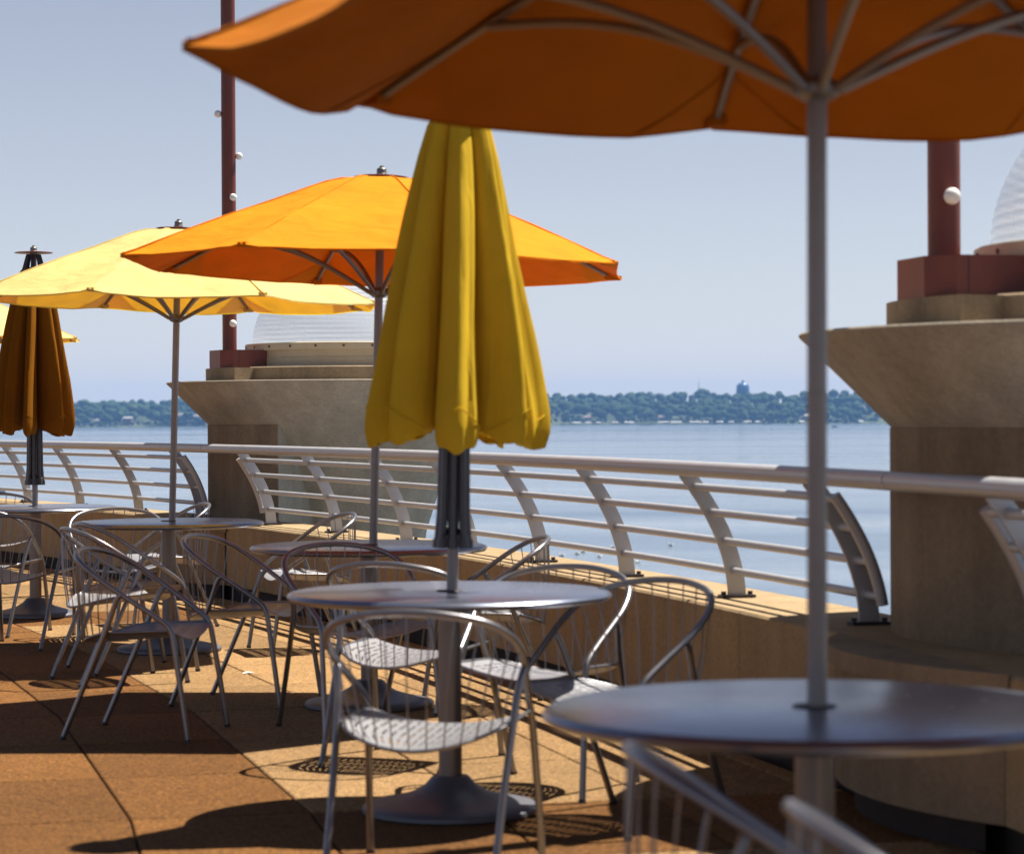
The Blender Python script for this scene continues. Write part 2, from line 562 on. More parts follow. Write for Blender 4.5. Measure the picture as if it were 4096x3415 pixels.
for row, (d, step) in enumerate(((11, 8), (34, 10), (60, 11), (95, 12), (140, 13), (200, 14), (280, 15), (380, 16), (500, 18))):
    lim = 1150 if row < 3 else 1350
    x = -lim
    while x < lim:
        px = 512 + x/(SHORE+d)*F
        skip = False
        if row == 0:
            skip = any(abs(px-h) < 6 for h in house_px) or rng.uniform() < 0.10
        if row == 1:
            skip = any(abs(px-h) < 4 for h in house_px)
        if not skip:
            h = rng.uniform(13, 22) if row else rng.uniform(9, 18)
            if rng.uniform() < 0.06: h *= 1.25
            crown(x + rng.uniform(-3, 3), d + rng.uniform(-6, 6), h, h*rng.uniform(0.36, 0.50), rng.uniform(0.15, 0.65))
        x += step*rng.uniform(0.75, 1.25)
wood = link('wooded_bank', clumps(np.array(C_), np.array(Rr), np.array(T_), 'wooded_bank'))
tag(wood, kind='stuff')

# lakeside houses and boathouses
M['hwhite'] = mat('white siding', (0.34, 0.33, 0.33), 0.6, 0, var=0.05, scale=1)
M['hbrown'] = mat('brown siding', (0.20, 0.13, 0.11), 0.7, 0, var=0.1, scale=1)
M['hroof'] = mat('grey shingles', (0.16, 0.14, 0.14), 0.8, 0, var=0.15, scale=1)
M['hrose'] = mat('rose roof', (0.22, 0.13, 0.115), 0.8, 0, var=0.15, scale=1)
M['glass'] = mat('dark window glass', (0.03, 0.04, 0.05), 0.1, 0, var=0.05, scale=1)
M['awn'] = mat('white boat canopy', (0.62, 0.62, 0.62), 0.5, 0, var=0.04, scale=1)
M['dock'] = mat('grey timber dock', (0.22, 0.19, 0.17), 0.8, 0, var=0.15, scale=1)
def house(px, d, w, dep, h, wall, roof, label, rz=0.0, lift=0.0):
    x = (px-512)/F*(SHORE+d)
    y = shore_y(x) + d
    z = LAKE_Z + (land_h(x, d) if d > 6 else 1.0) + lift
    r = empty('lakeside_house', (x, y, z), (0, 0, rz))
    tag(r, label, 'house')
    m_ = MB(); m_.box((0, 0, h/2-1), (w, dep, h+2)); m_.build('wall', M[wall], r, smooth=0)
    m_ = MB()
    o = 0.5
    pts = [(-w/2-o, -dep/2-o, h), (w/2+o, -dep/2-o, h), (w/2+o, dep/2+o, h), (-w/2-o, dep/2+o, h), (-w/2-o, 0, h+dep*0.32), (w/2+o, 0, h+dep*0.32)]
    m_.add(pts, [(0, 1, 5, 4), (2, 3, 4, 5), (0, 4, 3), (1, 2, 5), (3, 2, 1, 0)])
    m_.build('roof', M[roof], r, smooth=0)
    k = max(2, int(w/4))
    for i in range(k):
        wx = -w/2 + w*(i+0.5)/k
        m_ = MB(); m_.box((wx, -dep/2-0.04, h*0.55), (1.5, 0.14, 1.6)); m_.build('window', M['glass'], r, smooth=0)
for a in (
    (69, 22, 16, 9, 6, 'hbrown', 'hroof', 'brown house among shore trees right of the rust umbrella'),
    (97, 26, 13, 8, 6, 'hwhite', 'hroof', 'low white lake house with grey roof on grassy bank', 0.2),
    (128, 24, 14, 9, 9, 'hbrown', 'hwhite', 'tall brown house with white gable beside umbrella pole', -0.3),
    (177, 20, 34, 11, 13, 'hbrown', 'hroof', 'long dark apartment house on the shore left of the near concrete pier', 0.0),
    (201, 18, 18, 11, 11, 'hbrown', 'hroof', 'dark apartment house on the shore tucked against the pier edge', 0.0),
    (588, 26, 12, 8, 5, 'hwhite', 'hrose', 'white cottage with rose roof near boathouses'),
    (623, 34, 11, 8, 6, 'hrose', 'hrose', 'rose coloured cottage half hidden in trees'),
    (664, 24, 13, 8, 6, 'hbrown', 'hrose', 'brown house with rose roof behind white boat canopies'),
    (736, 40, 12, 8, 6, 'hwhite', 'hroof', 'white house with grey roof under the water tower', 0.0),
    (806, 34, 11, 8, 7, 'hwhite', 'hwhite', 'bright white house just left of the grey umbrella pole', 0.2),
    (860, 62, 22, 11, 8, 'hrose', 'hroof', 'large house with broad grey roof right of the grey umbrella pole', 0.0, 6.0),
):
    house(*a)
def boathouse(px, w, label, d=-9):
    x = (px-512)/F*(SHORE+d)
    y = shore_y(x) + d
    r = empty('boat_shelter', (x, y, LAKE_Z), (0, 0, random.uniform(-0.1, 0.1)))
    tag(r, label, 'boat shelter', 'white roofed boat shelters along the far shore')
    m_ = MB(); m_.prism([(-w/2, -2), (w/2, -2), (w/2, 2), (-w/2, 2)], 3.0, 3.5)
    m_.add([(-w/2, -2, 3.5), (w/2, -2, 3.5), (w/2, 2, 3.5), (-w/2, 2, 3.5), (-w/2+.6, 0, 4.4), (w/2-.6, 0, 4.4)], [(0, 1, 5, 4), (2, 3, 4, 5), (0, 4, 3), (1, 2, 5)])
    m_.build('canopy', M['awn'], r, smooth=0)
    m_ = MB(); m_.box((0, 0, 0.5), (w+2, 4.6, 0.4)); m_.build('dock', M['dock'], r, smooth=0)
    for sx in (-1, 1):
        for sy in (-1, 1):
            m_ = MB(); m_.box((sx*(w/2-0.4), sy*1.7, 1.6), (0.25, 0.25, 3.0)); m_.build('post', M['dock'], r, smooth=0)
for i, (px, w, lb) in enumerate((
    (577, 14, 'white boat shelter at the water, first right of the closed yellow umbrella'),
    (589, 9, 'small white boat shelter in front of the rose roofed cottage'),
    (599, 7, 'narrow white boat shelter in the shadow of shore trees'),
    (616, 10, 'white boat shelter before a dark clump of trees'),
    (630, 16, 'wide white boat shelter on the open dock left of a small boat'),
    (664, 17, 'long white boat shelter, left of a touching pair'),
    (677, 17, 'long white boat shelter, right of a touching pair'),
    (696, 19, 'broad white boat shelter below the radio mast'),
    (706, 9, 'small white boat shelter at right end of the broad one'),
    (720, 11, 'white boat shelter below and left of the water tower'),
    (731, 9, 'white boat shelter straight below the water tower'),
    (747, 12, 'white boat shelter below and right of the water tower'),
    (757, 7, 'smallest white boat shelter near the water tower'),
    (800, 9, 'white boat shelter just left of the nearest umbrella pole'),
    (858, 8, 'white boat shelter right of the nearest umbrella pole'))):
    boathouse(px, w, lb)

# water tower and radio mast
M['tank'] = mat('blue tank paint', (0.05, 0.13, 0.26), 0.35, 0, var=0.06, scale=0.2)
x, y = (743-512)/F*4350, 4350
tw = tag(empty('water_tower', (x, y, LAKE_Z+20)), 'blue water tower rising above the wooded far shore', 'water tower')
mb = MB(); mb.lathe([(0.1, 50.5), (5, 50), (9, 47.5), (11, 43.5), (11.4, 39), (11.4, 25), (10, 21), (4, 18), (2.2, 16)], 32); mb.build('tank', M['tank'], tw)
mb = MB(); mb.lathe([(2.2, 16), (2.2, 0)], 20); mb.build('pedestal', M['tank'], tw)
mb = MB(); mb.lathe([(0.01, 55), (1.6, 54.2), (2.0, 52), (2.0, 49.5)], 16); mb.build('vent_cap', M['tank'], tw)
mb = MB(); mb.tube([(12.6*math.cos(a), 12.6*math.sin(a), 44.5) for a in np.linspace(0, 2*PI, 33)[:-1]], 0.22, 6, closed=True); mb.build('guard_rail', M['tank'], tw)
x, y = (699-512)/F*4500, 4500
rm = tag(empty('radio_mast', (x, y, LAKE_Z+20)), 'thin grey lattice radio mast left of the water tower', 'radio mast')
M['mast'] = mat('galvanised lattice', (0.40, 0.42, 0.45), 0.5, 0.3, var=0.05, scale=1)
mb = MB()
for k in range(3):
    a = 2*PI*k/3
    mb.tube([(1.6*math.cos(a), 1.6*math.sin(a), 0), (0.5*math.cos(a), 0.5*math.sin(a), 52)], 0.22, 5)
for i in range(20):
    z = i*2.6
    rr = 1.6 - 1.1*z/52
    for k in range(3):
        a, b = 2*PI*k/3, 2*PI*(k+1)/3
        mb.tube([(rr*math.cos(a), rr*math.sin(a), z), (rr*math.cos(b), rr*math.sin(b), z+2.6)], 0.12, 4)
mb.build('lattice', M['mast'], rm)
mb = MB(); mb.tube([(0, 0, 52), (0, 0, 62)], 0.18, 5); mb.box((0, 0, 42), (3.6, 0.5, 1.6)); mb.build('antenna', M['mast'], rm)

# boats and gulls
M['hull'] = mat('dark hull', (0.03, 0.05, 0.09), 0.4, 0, var=0.05, scale=2)
def boat(px, py, label):
    d = 11.0*F/(py-417.5)
    x = (px-512)/F*d
    r = tag(empty('motor_boat', (x, d, LAKE_Z), (0, 0, random.uniform(-0.2, 0.2))), label, 'boat')
    L_ = 6.5
    m_ = MB()
    m_.add([(-L_/2, -1, 0.9), (L_*0.3, -1, 0.9), (L_/2, 0, 1.15), (L_*0.3, 1, 0.9), (-L_/2, 1, 0.9),
            (-L_/2, -.7, -.2), (L_*0.3, -.6, -.2), (L_*0.42, 0, -.2), (L_*0.3, .6, -.2), (-L_/2, .7, -.2)],
           [(0, 1, 2, 3, 4), (9, 8, 7, 6, 5), (0, 5, 6, 1), (1, 6, 7, 2), (2, 7, 8, 3), (3, 8, 9, 4), (4, 9, 5, 0)])
    m_.build('hull', M['hull'], r, smooth=0)
    m_ = MB(); m_.box((-0.6, 0, 1.5), (1.9, 1.3, 1.2)); m_.build('cabin', M['hwhite'], r, smooth=0)
    m_ = MB(); m_.box((-L_/2-0.15, 0, 0.8), (0.4, 0.4, 1.1)); m_.build('outboard_motor', M['dark'], r, smooth=0)
boat(647, 425.6, 'tiny dark motor boat off the far shore, below the dark trees')
boat(675, 425.2, 'tiny motor boat on the lake near the paired boat shelters')
boat(835, 428.6, 'dark motor boat on open water beside the near concrete pier')
M['gullw'] = mat('white plumage', (0.8, 0.8, 0.78), 0.7, 0, var=0.05, scale=20)
M['gullg'] = mat('grey wings', (0.30, 0.31, 0.34), 0.7, 0, var=0.05, scale=20)
gull_root = None
for i, (px, py) in enumerate(((561, 556), (577, 554), (582, 552), (623, 549), (670, 546), (637, 563), (599, 557), (612, 548))):
    d = 11.0*F/(py-417.5)
    loc = ((px-512)/F*d, d, LAKE_Z)
    if gull_root is None:
        gull_root = empty('gull', (0, 0, 0))
        m_ = MB(); m_.lathe([(0.001, -0.30), (0.07, -0.22), (0.12, -0.08), (0.13, 0.04), (0.09, 0.16), (0.05, 0.22), (0.001, 0.25)], 10)
        m_.v = [(x_, z_, y_*0.8+0.08) for x_, y_, z_ in m_.v]
        m_.tube([(0, 0.16, 0.10), (0, 0.22, 0.20), (0, 0.24, 0.26)], [0.06, 0.045, 0.045], 8); m_.build('body', M['gullw'], gull_root)
        m_ = MB()
        for s in (-1, 1):
            m_.add([(s*.10, .12, .15), (s*.13, -.05, .17), (s*.05, -.34, .13), (s*.03, -.05, .20)], [(0, 1, 2, 3)])
        m_.build('wing', M['gullg'], gull_root)
        m_ = MB(); m_.tube([(0, .27, .26), (0, .35, .245)], [.02, .008], 5); m_.build('beak', M['dark'], gull_root)
        g = gull_root
    else:
        g = copy_tree(gull_root)
    g.location = loc
    g.rotation_euler = (0, 0, (1.4, -1.2, 1.8, -1.5, 1.0, 2.2, -0.9, 1.6)[i])
    tag(g, ('leftmost white gull floating on the lake beyond the railing', 'white gull floating second from the left, beside a close neighbour', 'white gull floating third from the left, just right of its close neighbour', 'white gull floating sixth from the left, near a railing post', 'rightmost white gull floating well apart from the others', 'lowest white gull on the lake, nearest the wall', 'white gull floating fourth from the left on the lake', 'white gull floating fifth from the left on the lake')[i], 'gull', 'gulls floating on the lake beyond the railing')

# ------------------------------------------------------------------ terrace: floor, parapet, railings
CX, CY, RC = -46.905, -2.2125, 49.56       # centre and radius of the curved railing line
def pol(r, a):
    return (CX + r*math.cos(a), CY + r*math.sin(a))
R_IN, R_OUT = RC-0.24, RC+0.265
ZL = 0.55                            # top of the wall ledge
A0, A1 = R_(2.0), R_(46.0)

mb = MB()   # bed under the pavers
loop = [pol(R_IN-0.03, a) for a in np.linspace(A0-0.06, A1+0.1, 60)] + [pol(R_IN-14.0, a) for a in np.linspace(A1+0.1, A0-0.06, 60)]
mb.prism(loop, -0.6, -0.018)
terrace = tag(mb.build('terrace_floor', M['joint'], smooth=0), kind='structure')

def in_view(x, y, z, mx=60, my=60):
    if y < 2: return False
    px, py = 512 + F*x/y, 417.5 - F*(z-EYE)/y
    return -mx < px < 1024+mx and -my < py < 853+my
def paver_mesh(r0, r1, j, tn, mt):
    """paver j (-1, 0, 1) of a straight run of three; tn = tangent of half the run's angle"""
    rm_ = (r0+r1)/2
    tm_ = rm_*tn*2/3*j
    g = 0.0042
    m_ = MB()
    def ring(ins, z):
        lo, hi = (2*j-1)/3*tn, (2*j+1)/3*tn
        return [(r-rm_, t, z) for r, t in ((r0+ins, (r0+ins)*lo-tm_+ins), (r1-ins, (r1-ins)*lo-tm_+ins), (r1-ins, (r1-ins)*hi-tm_-ins), (r0+ins, (r0+ins)*hi-tm_-ins))]
    v = ring(g, -0.030) + ring(g, -0.004) + ring(g+0.005, 0.0)
    fs = [(8, 9, 10, 11)]
    for lv in (0, 1):
        for q in range(4):
            w = (q+1) % 4
            fs.append((lv*4+q, lv*4+w, (lv+1)*4+w, (lv+1)*4+q))
    m_.add(v, fs)
    return m_.mesh('paver', M[mt], smooth=0), rm_, tm_
PW, PL = 0.60, 1.05
cand = []
ROW_OFF = R_IN - 0.12        # last arc joint near the wall
edges = [R_IN-0.02] + [ROW_OFF - PW*i for i in range(24)]
meshes = {}
stuff = {'tan': MB(), 'brown': MB()}
for i in range(len(edges)-1):
    r1, r0 = edges[i], edges[i+1]
    rm_ = (r0+r1)/2
    da = PL/RC
    nA = int((A1-A0)/da)
    for k in range(nA):
        a = A0 + (k + 0.5)*da
        x, y = rm_*math.cos(a)+CX, rm_*math.sin(a)+CY
        tone = 'tan' if i <= 3 else 'brown'
        if k % 9 == 8: tone = 'brown'
        d = math.hypot(x, y)
        vis = in_view(x, y, 0) and d < 24
        cand.append((0 if vis else 1, d, i, k, a, tone))
cand.sort()
DA = PL/RC
for n_, (hid, d, i, k, a, tone) in enumerate(cand):
    r1, r0 = edges[i], edges[i+1]
    jj = k % 3 - 1
    sa_ = A0 + (k//3*3 + 1.5)*DA            # centre angle of the straight run
    key = (i, jj, tone)
    if key not in meshes:
        meshes[key] = paver_mesh(r0, r1, jj, math.tan(1.5*DA), tone)
    me, rm_, tm_ = meshes[key]
    ca, sa = math.cos(sa_), math.sin(sa_)
    x, y = CX + rm_*ca - tm_*sa, CY + rm_*sa + tm_*ca
    if n_ < 300 and not hid:
        link('paver', me, terrace, (x, y, random.uniform(-0.0008, 0.0008)), sa_)
    else:
        stuff[tone].add([(v.co.x*ca - v.co.y*sa + x, v.co.x*sa + v.co.y*ca + y, v.co.z) for v in me.vertices], [tuple(p.vertices) for p in me.polygons])
for t_ in stuff:
    if stuff[t_].v:
        tag(stuff[t_].build('paver_field', M[t_], terrace, smooth=0), kind='stuff')

# terrace side wall down to the lake
mb = MB()
loop = [pol(R_OUT-0.05, a) for a in np.linspace(A0-0.1, A1+0.12, 70)] + [pol(R_IN-14.0, a) for a in np.linspace(A1+0.12, A0-0.1, 70)]
mb.prism(loop, LAKE_Z-1.0, -0.62)
tag(mb.build('terrace_base', M['precast'], smooth=0), kind='structure')

# parapet: precast panels over a recessed dark toe
wall = tag(empty('parapet_wall', (*pol(RC, R_(18)), 0)), 'long low curved tan precast wall carrying the silver railing', 'wall')
wo_ = Vector(wall.location)
def wpt(r, a, z):
    x, y = pol(r, a)
    return (x-wo_.x, y-wo_.y, z-wo_.z)
mb = MB()
prof = [(R_IN+0.07, -0.6), (R_IN+0.07, 0.14), (R_OUT-0.06, 0.14), (R_OUT-0.06, -0.6)]
def sweep(m_, prof, a0, a1, n, f):
    pts, fs = [], []
    for i in range(n+1):
        a = a0 + (a1-a0)*i/n
        for r, z in prof:
            pts.append(f(r, a, z))
    k = len(prof)
    for i in range(n):
        for j in range(k):
            l = (j+1) % k
            fs.append((i*k+j, i*k+l, (i+1)*k+l, (i+1)*k+j))
    fs.append(tuple(range(k))[::-1]); fs.append(tuple(n*k+j for j in range(k)))
    m_.add(pts, fs)
sweep(mb, prof, A0, A1, 70, wpt)
mb.build('toe_recess', M['bed'], wall, smooth=30)
PANEL = R_(2.45)
a = A0
pm = [(R_IN, 0.10), (R_IN, ZL-0.010), (R_IN+0.010, ZL), (R_OUT-0.012, ZL), (R_OUT, ZL-0.010), (R_OUT, 0.10)]
while a < A1:
    mb = MB()
    sweep(mb, pm, a+0.00006, a+PANEL-0.00006, 6, wpt)
    mb.build('wall_panel', M['precast'], wall, smooth=30)
    a += PANEL

# railings
def post_off(z):
    t = max(0.0, (z-ZL)/0.531)
    return 0.226*t**1.9
TUBES = (0.663, 0.791, 0.915, 1.0235)
ZTOP = 1.103
def rail_section(angles, a_lo, a_hi, ends, label):
    am = sum(angles)/len(angles)
    ro = empty('railing', (*pol(RC, am), ZL))
    tag(ro, label, 'railing', None)
    o = Vector(ro.location)
    def q(r, a, z):
        x, y = pol(r, a)
        return (x-o.x, y-o.y, z-o.z)
    m_ = MB(); m_.tube([q(RC-post_off(1.081)-0.018, a, ZTOP) for a in np.linspace(a_lo, a_hi, 40)], 0.033, 14)
    m_.build('top_rail', M['rail'], ro)
    ov = 0.16/RC
    t0 = angles[0] - (ov if ends[0] else 0); t1 = angles[-1] + (ov if ends[1] else 0)
    for z in TUBES:
        m_ = MB(); m_.tube([q(RC-post_off(z), a, z) for a in np.linspace(t0, t1, 40)], 0.0165, 10)
        m_.build('rail_tube', M['rail'], ro)
    th = 0.008/RC
    for a in angles:
        m_ = MB()
        zs = np.linspace(ZL, 1.088, 14)
        pts, fs = [], []
        for z in zs:
            t = (z-ZL)/0.531
            dz = 0.01
            tx = -(post_off(z+dz)-post_off(z-dz)); tz = 2*dz
            ln = math.hypot(tx, tz); nx, nz = tz/ln, -tx/ln
            w = 0.039 - 0.007*t
            rc = RC - post_off(z)
            for s, da in ((-1, -th), (1, -th), (1, th), (-1, th)):
                pts.append(q(rc + s*w*nx, a+da, max(ZL+0.002, z + s*w*nz) if z < ZL+0.15 else min(z + s*w*nz, ZTOP-0.01)))
        k = len(zs)
        for i in range(k-1):
            for j in range(4):
                l = (j+1) % 4
                fs.append((i*4+j, i*4+l, i*4+4+l, i*4+4+j))
        fs += [(3, 2, 1, 0), tuple((k-1)*4+j for j in range(4))]
        m_.add(pts, fs)
        po = m_.build('post', M['rail'], ro, smooth=30)
        b_ = MB()
        x, y, z = q(RC, a, ZL+0.0075)
        b_.box((x, y, z), (0.15, 0.066, 0.011), a)
        for sx in (-0.060, 0.060):
            b_.tube([(x+sx*math.cos(a), y+sx*math.sin(a), z+0.004), (x+sx*math.cos(a), y+sx*math.sin(a), z+0.02)], 0.011, 6)
        b_.build('base_plate', M['dark'], po, smooth=30)
        for z in TUBES:       # weld collars
            c_ = MB(); c_.tube([q(RC-post_off(z), a-0.020/RC, z), q(RC-post_off(z), a+0.020/RC, z)], 0.0200, 10)
            c_.build('collar', M['rail'], po)
    for e, ta in ((ends[0], t0), (ends[1], t1)):
        if e:
            m_ = MB(); m_.tube([q(RC-post_off(z)-0.004, ta, z) for z in np.linspace(TUBES[0]-0.03, TUBES[-1]+0.011, 14)], 0.022, 12)
            m_.build('end_return', M['rail'], ro)
D = [R_(v) for v in (13.35, 15.05, 16.75, 18.26, 19.68, 21.08, 22.72, 24.37)]
Lft = [R_(v) for v in (26.26, 28.0, 29.72, 31.3, 33.0, 34.7, 36.4, 38.1)]
Rgt = [R_(v) for v in (5.9, 7.7, 9.5, 11.40)]
rail_section(D, R_(12.38), R_(25.30), (True, True), 'curved silver railing with five rails between the two concrete piers')
rail_section(Lft, R_(25.31), R_(39.5), (True, False), 'silver curved railing section left of the far concrete pier')
rail_section(Rgt, R_(4.5), R_(12.37), (False, True), 'silver railing section in front of the near concrete pier')

# ------------------------------------------------------------------ concrete piers with domes and red masts
def pier(cx, cy, face, label, mast_label, lit):
    """face: direction (radians) of the terrace side"""
    pr = empty('concrete_pier', (cx, cy, 0.1518))
    pr.scale = (0.885,)*3
    tag(pr, label, 'pier')
    half = R_(38)
    m_ = MB()   # curved column, cut by two radial planes
    rs = 1.295
    loop = [(0.0, 0.0)] + [(rs*math.cos(a), rs*math.sin(a)) for a in np.linspace(face-half, face+half, 24)]
    m_.prism(loop, -0.5, 1.272)
    m_.build('column', M['pier'], pr, smooth=20)
    for sg in (-1, 1):          # thin slabs on the two radial cuts, lake and sky light painted in
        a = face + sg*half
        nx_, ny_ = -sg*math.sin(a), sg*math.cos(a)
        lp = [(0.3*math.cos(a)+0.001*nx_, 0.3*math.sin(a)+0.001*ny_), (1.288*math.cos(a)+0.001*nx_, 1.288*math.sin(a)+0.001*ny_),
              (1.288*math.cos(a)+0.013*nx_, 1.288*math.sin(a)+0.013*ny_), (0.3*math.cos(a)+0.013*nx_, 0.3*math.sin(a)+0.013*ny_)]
        m_ = MB(); m_.prism(lp, -0.5, 1.262); m_.build('lake_light_panel', M['bowl'], pr, smooth=0)
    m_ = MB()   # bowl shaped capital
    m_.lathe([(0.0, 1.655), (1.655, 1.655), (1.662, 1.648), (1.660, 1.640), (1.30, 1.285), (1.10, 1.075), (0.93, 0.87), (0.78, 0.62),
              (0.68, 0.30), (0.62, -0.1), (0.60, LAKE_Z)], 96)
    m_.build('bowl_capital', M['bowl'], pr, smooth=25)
    m_ = MB()   # joint line under the capital
    m_.prism([(0.2*math.cos(face), 0.2*math.sin(face))] + [(1.285*math.cos(a), 1.285*math.sin(a)) for a in np.linspace(face-half, face+half, 24)], 1.268, 1.279)
    m_.build('joint', M['dark'], pr, smooth=20)
    m_ = MB()   # round stone drum
    m_.lathe([(0.0, 1.782), (1.085, 1.782), (1.10, 1.772), (1.10, 1.655)], 72)
    m_.build('drum', M['pier'], pr, smooth=30)
    m_ = MB()   # raised seat for the mast
    hw = R_(17)
    lp = [(1.0*math.cos(a), 1.0*math.sin(a)) for a in np.linspace(face+hw, face-hw, 10)] + [(1.31*math.cos(a), 1.31*math.sin(a)) for a in np.linspace(face-hw, face+hw, 10)]
    m_.prism(lp, 1.6555, 1.774)
    m_.build('mast_seat', M['pier'], pr, smooth=20)
    m_ = MB(); m_.lathe([(0.90, 1.97), (0.925, 1.965), (0.925, 1.885), (0.932, 1.88), (0.932, 1.80)], 72); m_.build('skylight_curb', M['cream'], pr, smooth=30, loc=(0, 0, -0.018))
    m_ = MB(); m_.lathe([(0.86, 2.012), (0.945, 2.012), (0.955, 2.006), (0.955, 1.945), (0.90, 1.945)], 72); m_.build('clamp_ring', M['cream'], pr, smooth=30, loc=(0, 0, -0.018))
    for k in range(24):
        a = 2*PI*k/24
        m_ = MB(); m_.tube([(0.953*math.cos(a), 0.953*math.sin(a), 1.978), (0.961*math.cos(a), 0.961*math.sin(a), 1.978)], 0.011, 6); m_.build('bolt', M['red'], pr, loc=(0, 0, -0.018))
    m_ = MB()   # acrylic dome, stepped in horizontal ribs
    prof = []
    nr = 27
    for i in range(nr):
        for s, rr in ((0.0, 0.0), (0.22, 0.005), (0.78, 0.005), (0.99, 0.0)):
            t = (i+s)/nr*PI/2
            prof.append(((0.885+rr)*math.cos(t), 2.006 + (0.775+rr)*math.sin(t)))
    prof.append((0.001, 2.782))
    m_.lathe(prof, 80)
    m_.build('dome', M['acrylic'], pr, smooth=60, loc=(0, 0, -0.018))
    # mast stands on the seat
    fx, fy = math.cos(face), math.sin(face)
    mx, my = cx + 1.027*fx, cy + 1.027*fy
    ms = empty('light_mast', (mx, my, 0.1518 + 0.885*1.774), (0, 0, face))
    ms.scale = (0.885,)*3
    tag(ms, mast_label, 'mast', 'red globe light masts on the concrete piers')
    m_ = MB()
    m_.prism([(-0.26, -0.24), (0.05, -0.24), (0.14, -0.14), (0.14, 0.14), (0.05, 0.24), (-0.26, 0.24)], 0.0005, 0.158)
    m_.build('base_block', M['red'], ms, smooth=0)
    m_ = MB(); m_.prism([(-0.002, -0.2415), (0.002, -0.2415), (0.002, 0.2415), (-0.002, 0.2415)], 0.002, 0.1585); m_.build('seam_plate', M['dark'], ms, smooth=0)
    m_ = MB(); m_.tube([(0, 0, 0.158), (0, 0, 5.6)], 0.0635, 28); m_.build('mast_tube', M['red'], ms)
    cd = math.atan2(-my, -mx) - face       # direction towards the terrace seat of the viewer
    for k, dg in enumerate((20, 165, -75, 25, 92, -92, 30, 150, -60, 40, 170)):
        a = cd + R_(dg)
        z = 2.18 - 1.787 + 0.372*k
        ca, sa = math.cos(a), math.sin(a)
        b_ = MB(); b_.tube([(0.06*ca, 0.06*sa, z), (0.070*ca, 0.070*sa, z)], 0.018, 8)
        so = b_.build('bulb_socket', M['dark'], ms)
        g_ = MB()
        rr = 0.033
        c0 = (0.092*ca, 0.092*sa)
        g_.lathe([(max(0.0004, rr*math.sin(t)), z + rr*math.cos(t)) for t in np.linspace(0, PI, 11)], 16, c=c0)
        g_.build('bulb', M['bulb'], so)
AXR = (2.496, 8.85)
AXL = (-1.292, 20.09)
def face_of(c):
    return math.atan2(CY-c[1], CX-c[0])
pier(AXL[0], AXL[1], face_of(AXL), 'far concrete pier with flared bowl top under a clear ribbed dome', 'tall brick red mast dotted with globe bulbs on the far pier', 1)
pier(AXR[0], AXR[1], face_of(AXR), 'near concrete pier with flared bowl top cut by the photo edge', 'thick brick red mast with a globe bulb on the near pier', 0)

# curved benches at the pier feet
def plinth(c, label):
    f = face_of(c)
    b = empty('pier_plinth', (c[0], c[1], 0))
    tag(b, label, 'plinth')
    o = Vector(b.location)
    rp = 1.372
    def arc(r, lo, hi, n=40):
        return [(r*math.cos(a), r*math.sin(a)) for a in np.linspace(lo, hi, n)]
    # keep only the part proud of the parapet's inner face
    def clip(r, off):
        out = []
        for x, y in arc(r, f-R_(80), f+R_(80), 120):
            if math.hypot(x+o.x-CX, y+o.y-CY) < R_IN - off:
                out.append((x, y))
        return out
    for nm, r, z0, z1, off, mt in (('toe', rp-0.09, 0.0005, 0.10, 0.001, 'bed'), ('skirt', rp-0.025, 0.10, 0.492, 0.001, 'pier'), ('seat_slab', rp, 0.4925, ZL+0.0035, 0.001, 'pier')):
        lp = clip(r, off)
        a0, a1 = math.atan2(lp[0][1]+o.y-CY, lp[0][0]+o.x-CX), math.atan2(lp[-1][1]+o.y-CY, lp[-1][0]+o.x-CX)
        back = [(CX + (R_IN-0.0015)*math.cos(a)-o.x, CY + (R_IN-0.0015)*math.sin(a)-o.y) for a in np.linspace(a1, a0, 30)]
        m_ = MB(); m_.prism(lp + back[1:-1], z0, z1)
        m_.build(nm, M[mt], b, smooth=20)
plinth((AXL[0]-0.32*0.9+0.19, AXL[1]-0.32*0.44-0.40), 'low curved concrete plinth at the foot of the far pier')
plinth((2.434, 8.363), 'low curved concrete plinth at the foot of the near pier, in deep shade')

# ------------------------------------------------------------------ tables
TR, TZ = 0.545, 0.74
tb = empty('round_table')
mb = MB(); mb.lathe([(0.0, TZ), (0.524, TZ), (0.538, TZ-0.004), (0.5455, TZ-0.012), (0.5445, TZ-0.020), (0.534, TZ-0.028), (0.50, TZ-0.031), (0.0, TZ-0.031)], 96)
mb.build('table_top', M['tabletop'], tb, smooth=35)
mb = MB(); mb.lathe([(0.021, TZ+0.004), (0.040, TZ+0.0045), (0.046, TZ+0.001), (0.046, TZ-0.001)], 32); mb.build('grommet', M['dark'], tb)
mb = MB(); mb.lathe([(0.0395, 0.10), (0.0395, TZ-0.05), (0.12, TZ-0.0315)], 32); mb.build('column', M['column'], tb, smooth=30)
mb = MB(); mb.lathe([(0.0, 0.0), (0.292, 0.0), (0.298, 0.006), (0.297, 0.018), (0.285, 0.028), (0.24, 0.037), (0.18, 0.050), (0.125, 0.068), (0.088, 0.090), (0.066, 0.115), (0.060, 0.121), (0.036, 0.123)], 64)
mb.build('base', M['tablebase'], tb, smooth=35)
TBL = [(0.602, 5.0), (-0.213, 8.4), (-0.662, 11.5), (-1.967, 14.3), (-3.227, 16.9), (-4.75, 20.7)]
TL = ['nearest round silver table under the big orange umbrella, shaded',
      'round silver table with sunlit top under the closed yellow umbrella',
      'round silver table under the open orange umbrella by the railing',
      'round silver table under the open pale yellow umbrella',
      'round silver table under the closed rust orange umbrella',
      'farthest round silver table at the left edge of the photo']
for i, (x, y) in enumerate(TBL):
    t = tb if i == 0 else copy_tree(tb)
    t.location = (x, y, 0)
    tag(t, TL[i], 'table', 'round silver tables along the terrace')

